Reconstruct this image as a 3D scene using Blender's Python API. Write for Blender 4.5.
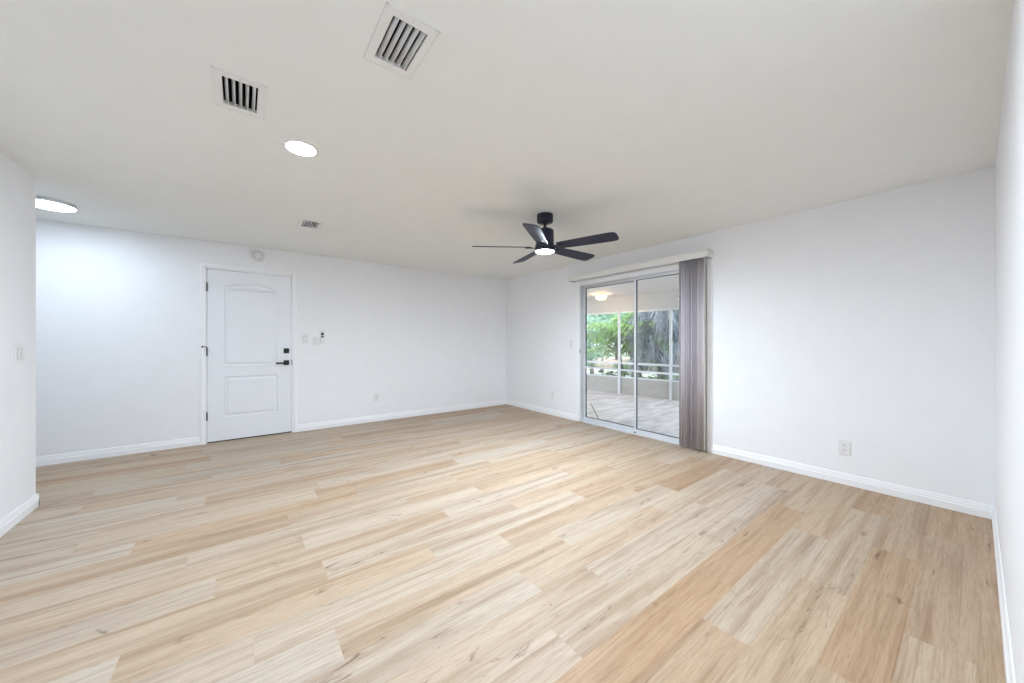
import bpy, bmesh, math, random
from mathutils import Vector, Matrix
PI = math.pi
S = bpy.context.scene
C = S.collection
for o in list(bpy.data.objects): bpy.data.objects.remove(o)

# ------------------------------------------------------------------ camera, sky, sun, exposure
EYE = 1.23
cam = bpy.data.cameras.new('camera'); cam.sensor_width = 36.0; cam.sensor_fit = 'HORIZONTAL'
cam.lens = 354.0 / 1024.0 * 36.0; cam.clip_start = 0.01; cam.clip_end = 300
co = bpy.data.objects.new('camera', cam); C.objects.link(co)
co.location = (0, 0, EYE); co.rotation_euler = (PI/2, 0, -math.atan2(354, 464)); S.camera = co

W = bpy.data.worlds.new('sky'); S.world = W; W.use_nodes = True
wn = W.node_tree; wn.nodes.clear()
wo = wn.nodes.new('ShaderNodeOutputWorld'); wb = wn.nodes.new('ShaderNodeBackground')
wg = wn.nodes.new('ShaderNodeNewGeometry'); ws = wn.nodes.new('ShaderNodeSeparateXYZ')
wr = wn.nodes.new('ShaderNodeValToRGB')
wn.links.new(wg.outputs['Incoming'], ws.inputs[0])
wm = wn.nodes.new('ShaderNodeMath'); wm.operation = 'MULTIPLY'; wm.inputs[1].default_value = -1
wn.links.new(ws.outputs['Z'], wm.inputs[0]); wn.links.new(wm.outputs[0], wr.inputs[0])
wr.color_ramp.elements[0].position = 0.0; wr.color_ramp.elements[0].color = (0.93, 0.97, 1.0, 1)
wr.color_ramp.elements[1].position = 0.7; wr.color_ramp.elements[1].color = (0.70, 0.84, 1.0, 1)
wn.links.new(wr.outputs[0], wb.inputs[0]); wb.inputs[1].default_value = 4.6
wn.links.new(wb.outputs[0], wo.inputs[0])

sun = bpy.data.lights.new('sun', 'SUN'); sun.energy = 7.0; sun.angle = math.radians(2); sun.color = (1.0, 0.95, 0.86)
so = bpy.data.objects.new('sun', sun); C.objects.link(so)
so.rotation_euler = Vector((0.45, -0.50, -0.90)).to_track_quat('-Z', 'Y').to_euler()

S.view_settings.view_transform = 'Standard'; S.view_settings.look = 'None'
S.view_settings.gamma = 1.0; S.view_settings.use_curve_mapping = False
S.view_settings.exposure = 0.06
S.cycles.max_bounces = 14; S.cycles.diffuse_bounces = 10; S.cycles.glossy_bounces = 4
S.cycles.transparent_max_bounces = 24; S.cycles.use_denoising = True
S.cycles.sample_clamp_indirect = 8
S.cycles.caustics_reflective = False; S.cycles.caustics_refractive = False
LAMP_CEIL, LAMP_FAN, LAMP_HALL, LAMP_PATIO = 510.0, 1010.0, 58.0, 30.0     # radiance of the lamps' diffusers

# ------------------------------------------------------------------ materials
def lin(c):
    return tuple((x/12.92 if x <= 0.04045 else ((x+0.055)/1.055)**2.4) for x in c)
def rgb(r, g, b): return lin((r/255, g/255, b/255)) + (1,)
def nodes(name):
    m = bpy.data.materials.new(name); m.use_nodes = True
    nt = m.node_tree; b = nt.nodes['Principled BSDF']
    return m, nt, b
def N(nt, t, **kw):
    n = nt.nodes.new(t)
    for k, v in kw.items(): setattr(n, k, v)
    return n
def mapped(nt, scale, coord='Object'):
    tc = N(nt, 'ShaderNodeTexCoord'); mp = N(nt, 'ShaderNodeMapping')
    mp.inputs['Scale'].default_value = scale
    nt.links.new(tc.outputs[coord], mp.inputs[0]); return mp
def plain(name, col, rough=0.5, metal=0.0, var=0.03, vscale=6, bump=0.0, bscale=200, emit=0, ecol=None, spec=0.5):
    m, nt, b = nodes(name)
    mp = mapped(nt, (1, 1, 1))
    nz = N(nt, 'ShaderNodeTexNoise'); nz.inputs['Scale'].default_value = vscale; nz.inputs['Detail'].default_value = 4
    nt.links.new(mp.outputs[0], nz.inputs['Vector'])
    r = N(nt, 'ShaderNodeValToRGB')
    r.color_ramp.elements[0].position = 0.3; r.color_ramp.elements[1].position = 0.7
    r.color_ramp.elements[0].color = tuple(c*(1-var) for c in col[:3]) + (1,)
    r.color_ramp.elements[1].color = tuple(min(1, c*(1+var)) for c in col[:3]) + (1,)
    nt.links.new(nz.outputs[0], r.inputs[0]); nt.links.new(r.outputs[0], b.inputs['Base Color'])
    b.inputs['Roughness'].default_value = rough; b.inputs['Metallic'].default_value = metal
    b.inputs['Specular IOR Level'].default_value = spec
    if bump:
        n2 = N(nt, 'ShaderNodeTexNoise'); n2.inputs['Scale'].default_value = bscale; n2.inputs['Detail'].default_value = 3
        nt.links.new(mp.outputs[0], n2.inputs['Vector'])
        bp = N(nt, 'ShaderNodeBump'); bp.inputs['Strength'].default_value = bump; bp.inputs['Distance'].default_value = 0.002
        nt.links.new(n2.outputs[0], bp.inputs['Height']); nt.links.new(bp.outputs[0], b.inputs['Normal'])
    if emit:
        b.inputs['Emission Color'].default_value = ecol; b.inputs['Emission Strength'].default_value = emit
    return m
M = {}
M['wall'] = plain('wall_paint', (0.84, 0.85, 0.875), 0.6, var=0.008, bump=0.25, bscale=90, spec=0.3)
M['ceiling'] = plain('ceiling_paint', (0.825, 0.845, 0.83), 0.8, var=0.01, bump=0.5, bscale=120, spec=0.2)
M['trim'] = plain('trim_paint', (0.87, 0.88, 0.90), 0.35, var=0.006)
M['door'] = plain('door_paint', (0.80, 0.82, 0.86), 0.38, var=0.006)
M['plastic'] = plain('white_plastic', (0.78, 0.78, 0.785), 0.35, var=0.01)
M['gap'] = plain('grey_gap', (0.42, 0.42, 0.43), 0.5)
M['slot'] = plain('dark_slot', (0.03, 0.03, 0.03), 0.6)
M['ventpaint'] = plain('vent_enamel', (0.80, 0.80, 0.79), 0.4, var=0.01)
M['duct'] = plain('duct_dark', (0.012, 0.012, 0.014), 0.8)
M['black'] = plain('black_metal', (0.006, 0.006, 0.008), 0.5)
M['fan'] = plain('fan_black', (0.012, 0.012, 0.036), 0.5, var=0.1)
M['alu'] = plain('aluminium', (0.72, 0.74, 0.77), 0.42, metal=0.3, var=0.03)
M['seal'] = plain('rubber_seal', (0.06, 0.065, 0.07), 0.6)
M['valance'] = plain('valance_pvc', (0.80, 0.80, 0.78), 0.4, var=0.01)
M['cream'] = plain('cream_pvc', (0.86, 0.83, 0.77), 0.5, var=0.01)
M['enclosure'] = plain('enclosure_aluminium', (0.60, 0.63, 0.67), 0.4, metal=0.1, var=0.02)
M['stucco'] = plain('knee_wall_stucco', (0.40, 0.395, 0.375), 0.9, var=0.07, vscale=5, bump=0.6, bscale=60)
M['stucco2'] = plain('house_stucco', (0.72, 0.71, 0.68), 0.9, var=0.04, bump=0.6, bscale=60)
M['patioceil'] = plain('patio_ceiling_paint', (0.70, 0.66, 0.66), 0.7, var=0.02)
M['header'] = plain('header_paint', (0.60, 0.60, 0.60), 0.6, var=0.03)
M['brass'] = plain('brass', (0.55, 0.36, 0.14), 0.3, metal=0.9)
M['bark'] = plain('bark', (0.16, 0.13, 0.10), 0.9, var=0.3, vscale=14, bump=1, bscale=40)
M['concrete'] = plain('pale_concrete', (0.78, 0.77, 0.74), 0.9, var=0.06, vscale=2)
M['grass'] = plain('grass', (0.15, 0.17, 0.10), 0.9, var=0.5, vscale=9, bump=1, bscale=60)
M['mulch'] = plain('mulch', (0.36, 0.27, 0.21), 0.95, var=0.35, vscale=8, bump=1, bscale=30)
M['stone'] = plain('dark_stone', (0.07, 0.075, 0.07), 0.9, var=0.3, vscale=12)
def lampmat(name, col, s):
    m, nt, b = nodes(name)
    b.inputs['Base Color'].default_value = (0.9, 0.9, 0.9, 1); b.inputs['Roughness'].default_value = 0.5
    b.inputs['Emission Color'].default_value = col; b.inputs['Emission Strength'].default_value = s
    return m
COOL = (0.76, 0.868, 0.985, 1)
M['lamp_ceil'] = lampmat('downlight_diffuser', COOL, LAMP_CEIL)
M['lamp_fan'] = lampmat('fan_diffuser', COOL, LAMP_FAN)
M['lamp_hall'] = lampmat('hall_diffuser', (0.72, 0.86, 1.0, 1), LAMP_HALL)
M['lamp_patio'] = lampmat('patio_glass_bowl', (1.0, 0.62, 0.30, 1), LAMP_PATIO)

def glassy(name, tint, amount, rough=0.0, ior=1.45):
    # thin pane: most light passes straight on, the rest mirrors by Fresnel
    m = bpy.data.materials.new(name); m.use_nodes = True; nt = m.node_tree; nt.nodes.clear()
    out = N(nt, 'ShaderNodeOutputMaterial'); tr = N(nt, 'ShaderNodeBsdfTransparent'); gl = N(nt, 'ShaderNodeBsdfGlossy')
    tr.inputs[0].default_value = tint; gl.inputs['Roughness'].default_value = rough
    fr = N(nt, 'ShaderNodeFresnel'); fr.inputs[0].default_value = ior
    mx = N(nt, 'ShaderNodeMixShader')
    nt.links.new(fr.outputs[0], mx.inputs[0]); nt.links.new(tr.outputs[0], mx.inputs[1]); nt.links.new(gl.outputs[0], mx.inputs[2])
    nt.links.new(mx.outputs[0], out.inputs[0]); return m
M['glass'] = glassy('door_glass', (0.975, 0.98, 0.98, 1), 0)
def screenmat():
    m = bpy.data.materials.new('insect_screen'); m.use_nodes = True; nt = m.node_tree; nt.nodes.clear()
    out = N(nt, 'ShaderNodeOutputMaterial'); tr = N(nt, 'ShaderNodeBsdfTransparent'); df = N(nt, 'ShaderNodeBsdfDiffuse')
    df.inputs[0].default_value = (0.35, 0.38, 0.40, 1)
    mx = N(nt, 'ShaderNodeMixShader'); mx.inputs[0].default_value = 0.09
    nt.links.new(tr.outputs[0], mx.inputs[1]); nt.links.new(df.outputs[0], mx.inputs[2]); nt.links.new(mx.outputs[0], out.inputs[0])
    return m
M['screen'] = screenmat()

def vane_mat():
    m, nt, b = nodes('vane_fabric')
    mp = mapped(nt, (60, 60, 1.2))
    nz = N(nt, 'ShaderNodeTexNoise'); nz.inputs['Scale'].default_value = 3; nz.inputs['Detail'].default_value = 4
    nt.links.new(mp.outputs[0], nz.inputs['Vector'])
    r = N(nt, 'ShaderNodeValToRGB'); r.color_ramp.elements[0].color = (0.52, 0.49, 0.53, 1); r.color_ramp.elements[1].color = (0.72, 0.69, 0.73, 1)
    nt.links.new(nz.outputs[0], r.inputs[0]); nt.links.new(r.outputs[0], b.inputs['Base Color'])
    b.inputs['Roughness'].default_value = 0.6
    return m
M['vane'] = vane_mat()

def leafmat(name, dark, light, scale=3.0, trans=0.35):
    m = bpy.data.materials.new(name); m.use_nodes = True; nt = m.node_tree; nt.nodes.clear()
    out = N(nt, 'ShaderNodeOutputMaterial')
    mp = mapped(nt, (1, 1, 1)); nz = N(nt, 'ShaderNodeTexNoise'); nz.inputs['Scale'].default_value = scale; nz.inputs['Detail'].default_value = 5
    nt.links.new(mp.outputs[0], nz.inputs['Vector'])
    r = N(nt, 'ShaderNodeValToRGB'); r.color_ramp.elements[0].position = 0.32; r.color_ramp.elements[1].position = 0.68
    r.color_ramp.elements[0].color = dark; r.color_ramp.elements[1].color = light
    nt.links.new(nz.outputs[0], r.inputs[0])
    p = N(nt, 'ShaderNodeBsdfPrincipled'); p.inputs['Roughness'].default_value = 0.45
    t = N(nt, 'ShaderNodeBsdfTranslucent'); mx = N(nt, 'ShaderNodeMixShader'); mx.inputs[0].default_value = trans
    nt.links.new(r.outputs[0], p.inputs['Base Color']); nt.links.new(r.outputs[0], t.inputs[0])
    nt.links.new(p.outputs[0], mx.inputs[1]); nt.links.new(t.outputs[0], mx.inputs[2]); nt.links.new(mx.outputs[0], out.inputs[0])
    return m
M['palmleaf'] = leafmat('palm_leaf', (0.10, 0.24, 0.05, 1), (0.38, 0.60, 0.14, 1))
M['palmleaf2'] = leafmat('palm_leaf_blue', (0.10, 0.22, 0.15, 1), (0.44, 0.62, 0.50, 1))
M['dryfrond'] = leafmat('dry_frond', (0.15, 0.18, 0.24, 1), (0.60, 0.66, 0.74, 1), 7, 0.2)
M['treeleaf'] = leafmat('tree_leaf', (0.06, 0.20, 0.13, 1), (0.40, 0.62, 0.46, 1), 4)
M['shrubleaf'] = leafmat('shrub_leaf', (0.07, 0.17, 0.05, 1), (0.30, 0.46, 0.16, 1), 3)
M['stem'] = plain('frond_stem', (0.20, 0.26, 0.10), 0.6, var=0.2)

def floor_mat():
    # grain runs along x; a per-plank attribute gives tone and shifts the grain
    m, nt, b = nodes('oak_plank')
    L = nt.links.new
    at = N(nt, 'ShaderNodeAttribute'); at.attribute_name = 'plank'         # r tone, g warmth, b shift
    sep = N(nt, 'ShaderNodeSeparateColor'); L(at.outputs['Color'], sep.inputs[0])
    tc = N(nt, 'ShaderNodeTexCoord')
    sh = N(nt, 'ShaderNodeCombineXYZ')
    m1 = N(nt, 'ShaderNodeMath', operation='MULTIPLY'); m1.inputs[1].default_value = 37.0; L(sep.outputs[2], m1.inputs[0])
    m2 = N(nt, 'ShaderNodeMath', operation='MULTIPLY'); m2.inputs[1].default_value = 91.0; L(sep.outputs[2], m2.inputs[0])
    L(m1.outputs[0], sh.inputs[0]); L(m2.outputs[0], sh.inputs[2])
    add = N(nt, 'ShaderNodeVectorMath', operation='ADD'); L(tc.outputs['Object'], add.inputs[0]); L(sh.outputs[0], add.inputs[1])
    def noise(scale, detail=6, rough=0.6, dist=0.0):
        mp = N(nt, 'ShaderNodeMapping'); mp.inputs['Scale'].default_value = scale; L(add.outputs[0], mp.inputs[0])
        nz = N(nt, 'ShaderNodeTexNoise'); nz.inputs['Scale'].default_value = 1.0; nz.inputs['Detail'].default_value = detail
        nz.inputs['Roughness'].default_value = rough; nz.inputs['Distortion'].default_value = dist
        L(mp.outputs[0], nz.inputs['Vector']); return nz
    def ramp(src, stops):
        r = N(nt, 'ShaderNodeValToRGB'); e = r.color_ramp.elements
        while len(e) < len(stops): e.new(0.5)
        for k, (p, c) in enumerate(stops): e[k].position = p; e[k].color = c
        L(src, r.inputs[0]); return r
    def mix(kind, fac, a, bb):
        x = N(nt, 'ShaderNodeMix', data_type='RGBA', blend_type=kind)
        if isinstance(fac, float): x.inputs[0].default_value = fac
        else: L(fac, x.inputs[0])
        for sock, val in ((x.inputs[6], a), (x.inputs[7], bb)):
            if isinstance(val, tuple): sock.default_value = val
            else: L(val, sock)
        return x.outputs[2]
    # plank base tone: pale whitened oak to tan
    base = ramp(sep.outputs[0], [(0.0, TONE0), (0.5, TONE1), (1.0, TONE2)])
    warm = mix('MULTIPLY', sep.outputs[1], base.outputs[0], (1.0, 0.94, 0.85, 1))
    # broad streaks inside a plank
    st = noise((0.6, 12, 1), 3, 0.55, 0.5)
    stc = ramp(st.outputs[0], [(0.34, (0.74, 0.66, 0.585, 1)), (0.52, (1, 1, 1, 1)), (0.7, (1.05, 1.05, 1.05, 1))])
    c1 = mix('MULTIPLY', 0.78, warm, stc.outputs[0])
    # cathedral grain: distorted bands
    cg = noise((1.1, 34, 1), 6, 0.66, 1.3)
    cgc = ramp(cg.outputs[0], [(0.36, (0.77, 0.72, 0.67, 1)), (0.5, (1, 1, 1, 1)), (0.64, (1.05, 1.05, 1.05, 1))])
    c2 = mix('MULTIPLY', 0.75, c1, cgc.outputs[0])
    # fine pores
    fp = noise((9, 190, 1), 3, 0.7)
    fpc = ramp(fp.outputs[0], [(0.35, (0.80, 0.76, 0.71, 1)), (0.55, (1.03, 1.03, 1.03, 1))])
    c3 = mix('MULTIPLY', 0.7, c2, fpc.outputs[0])
    # knots: sparse dark smudges, stretched along the grain
    kn = noise((3.2, 11, 1), 4, 0.7, 1.2)
    knc = ramp(kn.outputs[0], [(0.27, (0.34, 0.26, 0.20, 1)), (0.375, (1, 1, 1, 1))])
    c4 = mix('MULTIPLY', 0.85, c3, knc.outputs[0])
    L(c4, b.inputs['Base Color'])
    b.inputs['Roughness'].default_value = 0.5; b.inputs['Specular IOR Level'].default_value = 0.25
    bp = N(nt, 'ShaderNodeBump'); bp.inputs['Strength'].default_value = 0.12; bp.inputs['Distance'].default_value = 0.001
    L(fp.outputs[0], bp.inputs['Height']); L(bp.outputs[0], b.inputs['Normal'])
    return m
TONE0, TONE1, TONE2 = (0.485, 0.425, 0.358, 1), (0.455, 0.352, 0.258, 1), (0.40, 0.270, 0.176, 1)
M['floor'] = floor_mat()
M['seam'] = plain('plank_seam', (0.42, 0.31, 0.21), 0.7)

def patio_floor_mat():
    m, nt, b = nodes('patio_floor_finish')
    mp = mapped(nt, (0.9, 3.2, 1))
    mp.inputs['Rotation'].default_value = (0, 0, 0.12)
    nz = N(nt, 'ShaderNodeTexNoise'); nz.inputs['Scale'].default_value = 2.2; nz.inputs['Detail'].default_value = 7; nz.inputs['Distortion'].default_value = 0.6
    nt.links.new(mp.outputs[0], nz.inputs['Vector'])
    r = N(nt, 'ShaderNodeValToRGB'); r.color_ramp.elements[0].position = 0.35; r.color_ramp.elements[1].position = 0.62
    r.color_ramp.elements[0].color = (0.55, 0.53, 0.55, 1); r.color_ramp.elements[1].color = (0.86, 0.83, 0.86, 1)
    nt.links.new(nz.outputs[0], r.inputs[0]); nt.links.new(r.outputs[0], b.inputs['Base Color'])
    b.inputs['Roughness'].default_value = 0.35
    return m
M['patiofloor'] = patio_floor_mat()

# ------------------------------------------------------------------ mesh helpers
def BM(): return bmesh.new()
def box(bm, a, b, mi=0, bevel=0.0):
    a = Vector(a); b = Vector(b)
    r = bmesh.ops.create_cube(bm, size=1.0)
    vs = r['verts']
    for v in vs:
        v.co = Vector(((a.x+b.x)/2 + v.co.x*(b.x-a.x), (a.y+b.y)/2 + v.co.y*(b.y-a.y), (a.z+b.z)/2 + v.co.z*(b.z-a.z)))
    fs = {f for v in vs for f in v.link_faces}
    for f in fs: f.material_index = mi
    if bevel:
        es = {e for v in vs for e in v.link_edges}
        bmesh.ops.bevel(bm, geom=list(es), offset=bevel, segments=2, affect='EDGES', profile=0.6)
    return vs
def lathe(bm, prof, seg=48, mi=0, axis='Z', origin=(0, 0, 0)):
    o = Vector(origin); rings = []
    for (r, h) in prof:
        if r < 1e-6:
            p = (0, 0, h); rings.append([bm.verts.new(conv(p, axis) + o)])
        else:
            rings.append([bm.verts.new(conv((r*math.cos(2*PI*k/seg), r*math.sin(2*PI*k/seg), h), axis) + o) for k in range(seg)])
    for A, B in zip(rings, rings[1:]):
        for k in range(seg):
            k2 = (k+1) % seg
            if len(A) == 1 and len(B) == 1: continue
            if len(A) == 1: f = bm.faces.new((A[0], B[k2], B[k]))
            elif len(B) == 1: f = bm.faces.new((A[k], A[k2], B[0]))
            else: f = bm.faces.new((A[k], A[k2], B[k2], B[k]))
            f.material_index = mi; f.smooth = True
def conv(p, axis):
    x, y, z = p
    if axis == 'Z': return Vector((x, y, z))
    if axis == 'X': return Vector((z, x, y))       # height along +X
    if axis == '-Y': return Vector((x, -z, y))     # height along -Y
    if axis == '-X': return Vector((-z, -x, y))
    return Vector((y, z, x))
def tube(bm, pts, rad, seg=8, mi=0, caps=True):
    pts = [Vector(p) for p in pts]; rings = []
    rr = rad if isinstance(rad, (list, tuple)) else [rad]*len(pts)
    for k, p in enumerate(pts):
        d = (pts[min(k+1, len(pts)-1)] - pts[max(k-1, 0)]).normalized()
        a = d.orthogonal().normalized() if k == 0 else (rings[-1][1] - d*rings[-1][1].dot(d)).normalized()
        b = d.cross(a)
        rings.append(([bm.verts.new(p + rr[k]*(a*math.cos(2*PI*j/seg) + b*math.sin(2*PI*j/seg))) for j in range(seg)], a))
    for A, B in zip(rings, rings[1:]):
        for j in range(seg):
            f = bm.faces.new((A[0][j], A[0][(j+1) % seg], B[0][(j+1) % seg], B[0][j])); f.smooth = True; f.material_index = mi
    if caps:
        bm.faces.new(list(reversed(rings[0][0]))).material_index = mi; bm.faces.new(rings[-1][0]).material_index = mi
def prism(bm, prof, p0, p1, out, mi=0):
    """profile of (outward, up) points swept from p0 to p1; out = unit vector off the wall"""
    p0 = Vector(p0); p1 = Vector(p1); out = Vector(out)
    A = [bm.verts.new(p0 + out*d + Vector((0, 0, z))) for d, z in prof]
    B = [bm.verts.new(p1 + out*d + Vector((0, 0, z))) for d, z in prof]
    n = len(prof)
    for k in range(n):
        bm.faces.new((A[k], A[(k+1) % n], B[(k+1) % n], B[k])).material_index = mi
    bm.faces.new(list(reversed(A))).material_index = mi; bm.faces.new(B).material_index = mi
def obj(name, bm, mats, parent=None, smooth=None, shift=None):
    bmesh.ops.recalc_face_normals(bm, faces=bm.faces[:])
    me = bpy.data.meshes.new(name); bm.to_mesh(me); bm.free()
    if not isinstance(mats, (list, tuple)): mats = [mats]
    for m in mats: me.materials.append(m)
    o = bpy.data.objects.new(name, me); C.objects.link(o)
    if parent is not None: o.parent = parent
    if shift: o.location = shift
    return o
def tag(o, label, cat, group=None):
    o['label'] = label; o['category'] = cat
    if group: o['group'] = group
    return o
def thing(name, label, cat, loc=(0, 0, 0), rz=0, group=None):
    o = bpy.data.objects.new(name, None); C.objects.link(o); o.empty_display_size = 0.1
    o.location = loc; o.rotation_euler = (0, 0, rz)
    return tag(o, label, cat, group)
def struct(name, bm, mats, label=None, parent=None):
    o = obj(name, bm, mats, parent)
    if parent is None:
        o['kind'] = 'structure'
        if label: o['label'] = label
    return o
def copy_thing(src, label, loc, rz=None):
    c = src.copy(); C.objects.link(c); c.location = loc; c['label'] = label
    if rz is not None: c.rotation_euler = (0, 0, rz)
    for ch in list(src.children):
        k = ch.copy(); C.objects.link(k); k.parent = c
        for g in list(ch.children):
            q = g.copy(); C.objects.link(q); q.parent = k
    return c

# grid slab with rectangular holes, one clean mesh
def slab(axis, at0, at1, u, v, holes):
    """axis: normal axis; at0..at1 thickness; u,v = ranges; holes = (u0,u1,v0,v1)"""
    us = sorted({u[0], u[1], *[h[0] for h in holes], *[h[1] for h in holes]})
    vs = sorted({v[0], v[1], *[h[2] for h in holes], *[h[3] for h in holes]})
    bm = BM()
    def P(a, uu, vv):
        return (a, uu, vv) if axis == 'x' else ((uu, a, vv) if axis == 'y' else (uu, vv, a))
    for i in range(len(us)-1):
        for j in range(len(vs)-1):
            cu = (us[i]+us[i+1])/2; cv = (vs[j]+vs[j+1])/2
            if any(h[0] < cu < h[1] and h[2] < cv < h[3] for h in holes): continue
            box(bm, P(at0, us[i], vs[j]), P(at1, us[i+1], vs[j+1]))
    bmesh.ops.remove_doubles(bm, verts=bm.verts[:], dist=1e-5)
    seen = {}
    for f in bm.faces:
        seen.setdefault(tuple(sorted(v.index for v in f.verts)), []).append(f)
    bm.verts.index_update(); seen = {}
    for f in bm.faces: seen.setdefault(frozenset(f.verts), []).append(f)
    dead = [f for fs in seen.values() if len(fs) > 1 for f in fs]
    if dead: bmesh.ops.delete(bm, geom=dead, context='FACES')
    return bm

# ------------------------------------------------------------------ room shell
YA, XB, YC, XL, H = 5.61, 4.131, -0.08, -1.22, 2.44
YE = 4.245                        # where the left wall ends at the hall
XH = -3.4                         # far end of the hall
D0, D1, DZ = -0.352, 0.555, 2.125        # entry-door rough opening
S0, S1, SZ = 1.820, 3.695, 2.095         # sliding-door opening
VENTS = [(0.514, 1.426), (-0.006, 2.193), (0.560, 4.165)]    # centres of the three registers
VO = (0.071, 0.121)               # half opening

struct('wall_back', slab('y', YA, YA+0.14, (XH-0.12, XB+0.2), (-0.1, H+0.1), [(D0, D1, -0.1, DZ)]), M['wall'], 'white wall holding the white panel door')
struct('wall_right', slab('x', XB, XB+0.13, (YC-0.12, YA), (-0.1, H+0.1), [(S0, S1, -0.1, SZ)]), [M['wall']], 'white wall holding the sliding glass door')
bm = BM()
box(bm, (XL-0.12, YC-0.12, -0.1), (XL, YE, H+0.1)); struct('wall_left', bm, M['wall'], 'short white wall at the left edge of the photo, with a light switch')
bm = BM(); box(bm, (XH, YE-0.12, -0.1), (XL-0.12, YE, H+0.1)); struct('wall_hall', bm, M['wall'], 'white side wall of the hall behind the left wall')
bm = BM(); box(bm, (XH-0.12, YE-0.12, -0.1), (XH, YA, H+0.1)); struct('wall_far', bm, M['wall'], 'white end wall of the hall')
bm = BM(); box(bm, (XL, YC-0.12, -0.1), (XB, YC, H+0.1)); struct('wall_front', bm, M['wall'], 'white wall along the right edge of the photo')
struct('ceiling', slab('z', H, H+0.1, (XH-0.12, XB+0.2), (YC-0.12, YA+0.14),
       [(x-VO[0], x+VO[0], y-VO[1], y+VO[1]) for x, y in VENTS]), M['ceiling'], 'off-white textured ceiling')

# floor: planks .185 wide, 1.263 long, laid along x; known seams and tones, the rest random
rnd = random.Random(7)
PW, PL = 0.185, 1.263
SEAM = {-1: 3.28, 0: 2.22, 1: 3.01, 2: 2.317, 3: 1.627, 4: 3.21, 5: 1.05, 6: 2.75, 7: 1.175, 8: 0.315, 9: 1.30, 10: 0.884, 11: 0.354,
        12: -0.106, 13: 0.30, 14: 1.02, 16: 0.747, 17: 0.476, 19: -0.224, 23: -0.955}
TONE = {(-1, 0): .65, (-1, -1): .55, (0, 0): .72, (0, -1): .38, (0, 1): .62, (1, 0): .62, (1, -1): .78, (1, -2): .5, (2, 0): .30, (2, -1): .45, (2, -2): .35,
        (3, -1): .72, (3, 0): .28, (3, 1): .42, (4, -1): .82, (4, -2): .82, (4, 0): .36, (5, 0): .22, (5, 1): .26, (5, 2): .4, (6, 0): .34, (6, -1): .28,
        (7, 0): .52, (7, 1): .25, (7, -1): .12, (7, 2): .7, (8, 0): .50, (8, 1): .28, (8, 2): .80, (8, -1): .12, (9, 0): .56, (9, -1): .14, (9, 1): .62,
        (10, -1): .48, (10, 0): .14, (10, 1): .72, (11, 0): .18, (11, -1): .42, (11, 1): .5, (12, 0): .44, (12, -1): .22, (12, 1): .2,
        (13, 0): .14, (13, 1): .5, (13, -1): .4, (14, 0): .5, (14, -1): .2, (16, -1): .58, (16, 0): .12, (17, 0): .7, (17, -1): .15,
        (19, 0): .55, (19, -1): .25, (23, 0): .12, (23, -1): .3}
bm = BM()
cl = bm.loops.layers.float_color.new('plank')
x0, x1, y0, y1 = XH-0.05, XB+0.12, YC-0.05, YA+0.05
box(bm, (x0, y0, -0.1), (x1, y1, -0.0008), 1)
for r in range(-1, int(y1/PW)+1):
    a, b = max(y0, r*PW), min(y1, (r+1)*PW)
    if b-a < 0.004: continue
    s = SEAM.get(r); s = rnd.uniform(-1, 1) if s is None else s
    k = math.floor((x0-s)/PL)
    while s + k*PL < x1:
        p, q = max(x0, s+k*PL), min(x1, s+(k+1)*PL)
        t = TONE.get((r, k)); 
        if t is None: t = rnd.choice([rnd.uniform(.05, .35), rnd.uniform(.2, .5), rnd.uniform(.4, .72)])
        c = (t, min(1, max(0, rnd.gauss(.85 if r < 5 else .3, .25))), rnd.random(), 1)
        e = 0.0005
        vs = [bm.verts.new(v) for v in ((p+e, a+e, 0), (q-e, a+e, 0), (q-e, b-e, 0), (p+e, b-e, 0))]
        f = bm.faces.new(vs)
        for l in f.loops: l[cl] = c
        k += 1
struct('floor', bm, [M['floor'], M['seam']], 'pale oak plank floor laid lengthwise towards the glass door')

# baseboards
BB = [(0, 0), (0.014, 0), (0.014, 0.052), (0.010, 0.058), (0.010, 0.070), (0.0075, 0.076), (0.006, 0.090), (0.003, 0.095), (0, 0.095)]
bm = BM(); prism(bm, BB, (XH, YA, 0), (-0.396, YA, 0), (0, -1, 0)); prism(bm, BB, (0.599, YA, 0), (XB, YA, 0), (0, -1, 0))
struct('baseboard_back', bm, M['trim'], 'white baseboard under the door wall')
bm = BM(); prism(bm, BB, (XB, YC, 0), (XB, S0-0.062, 0), (-1, 0, 0)); prism(bm, BB, (XB, S1+0.062, 0), (XB, YA, 0), (-1, 0, 0))
struct('baseboard_right', bm, M['trim'], 'white baseboard under the glass-door wall')
bm = BM(); prism(bm, BB, (XL, YC, 0), (XL, YE+0.014, 0), (1, 0, 0)); prism(bm, BB, (XL+0.014, YE, 0), (XH, YE, 0), (0, 1, 0))
struct('baseboard_left', bm, M['trim'], 'white baseboard wrapping the end of the left wall')
bm = BM(); prism(bm, BB, (XL, YC, 0), (XB, YC, 0), (0, 1, 0)); struct('baseboard_front', bm, M['trim'], 'white baseboard along the right edge of the photo')

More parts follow.
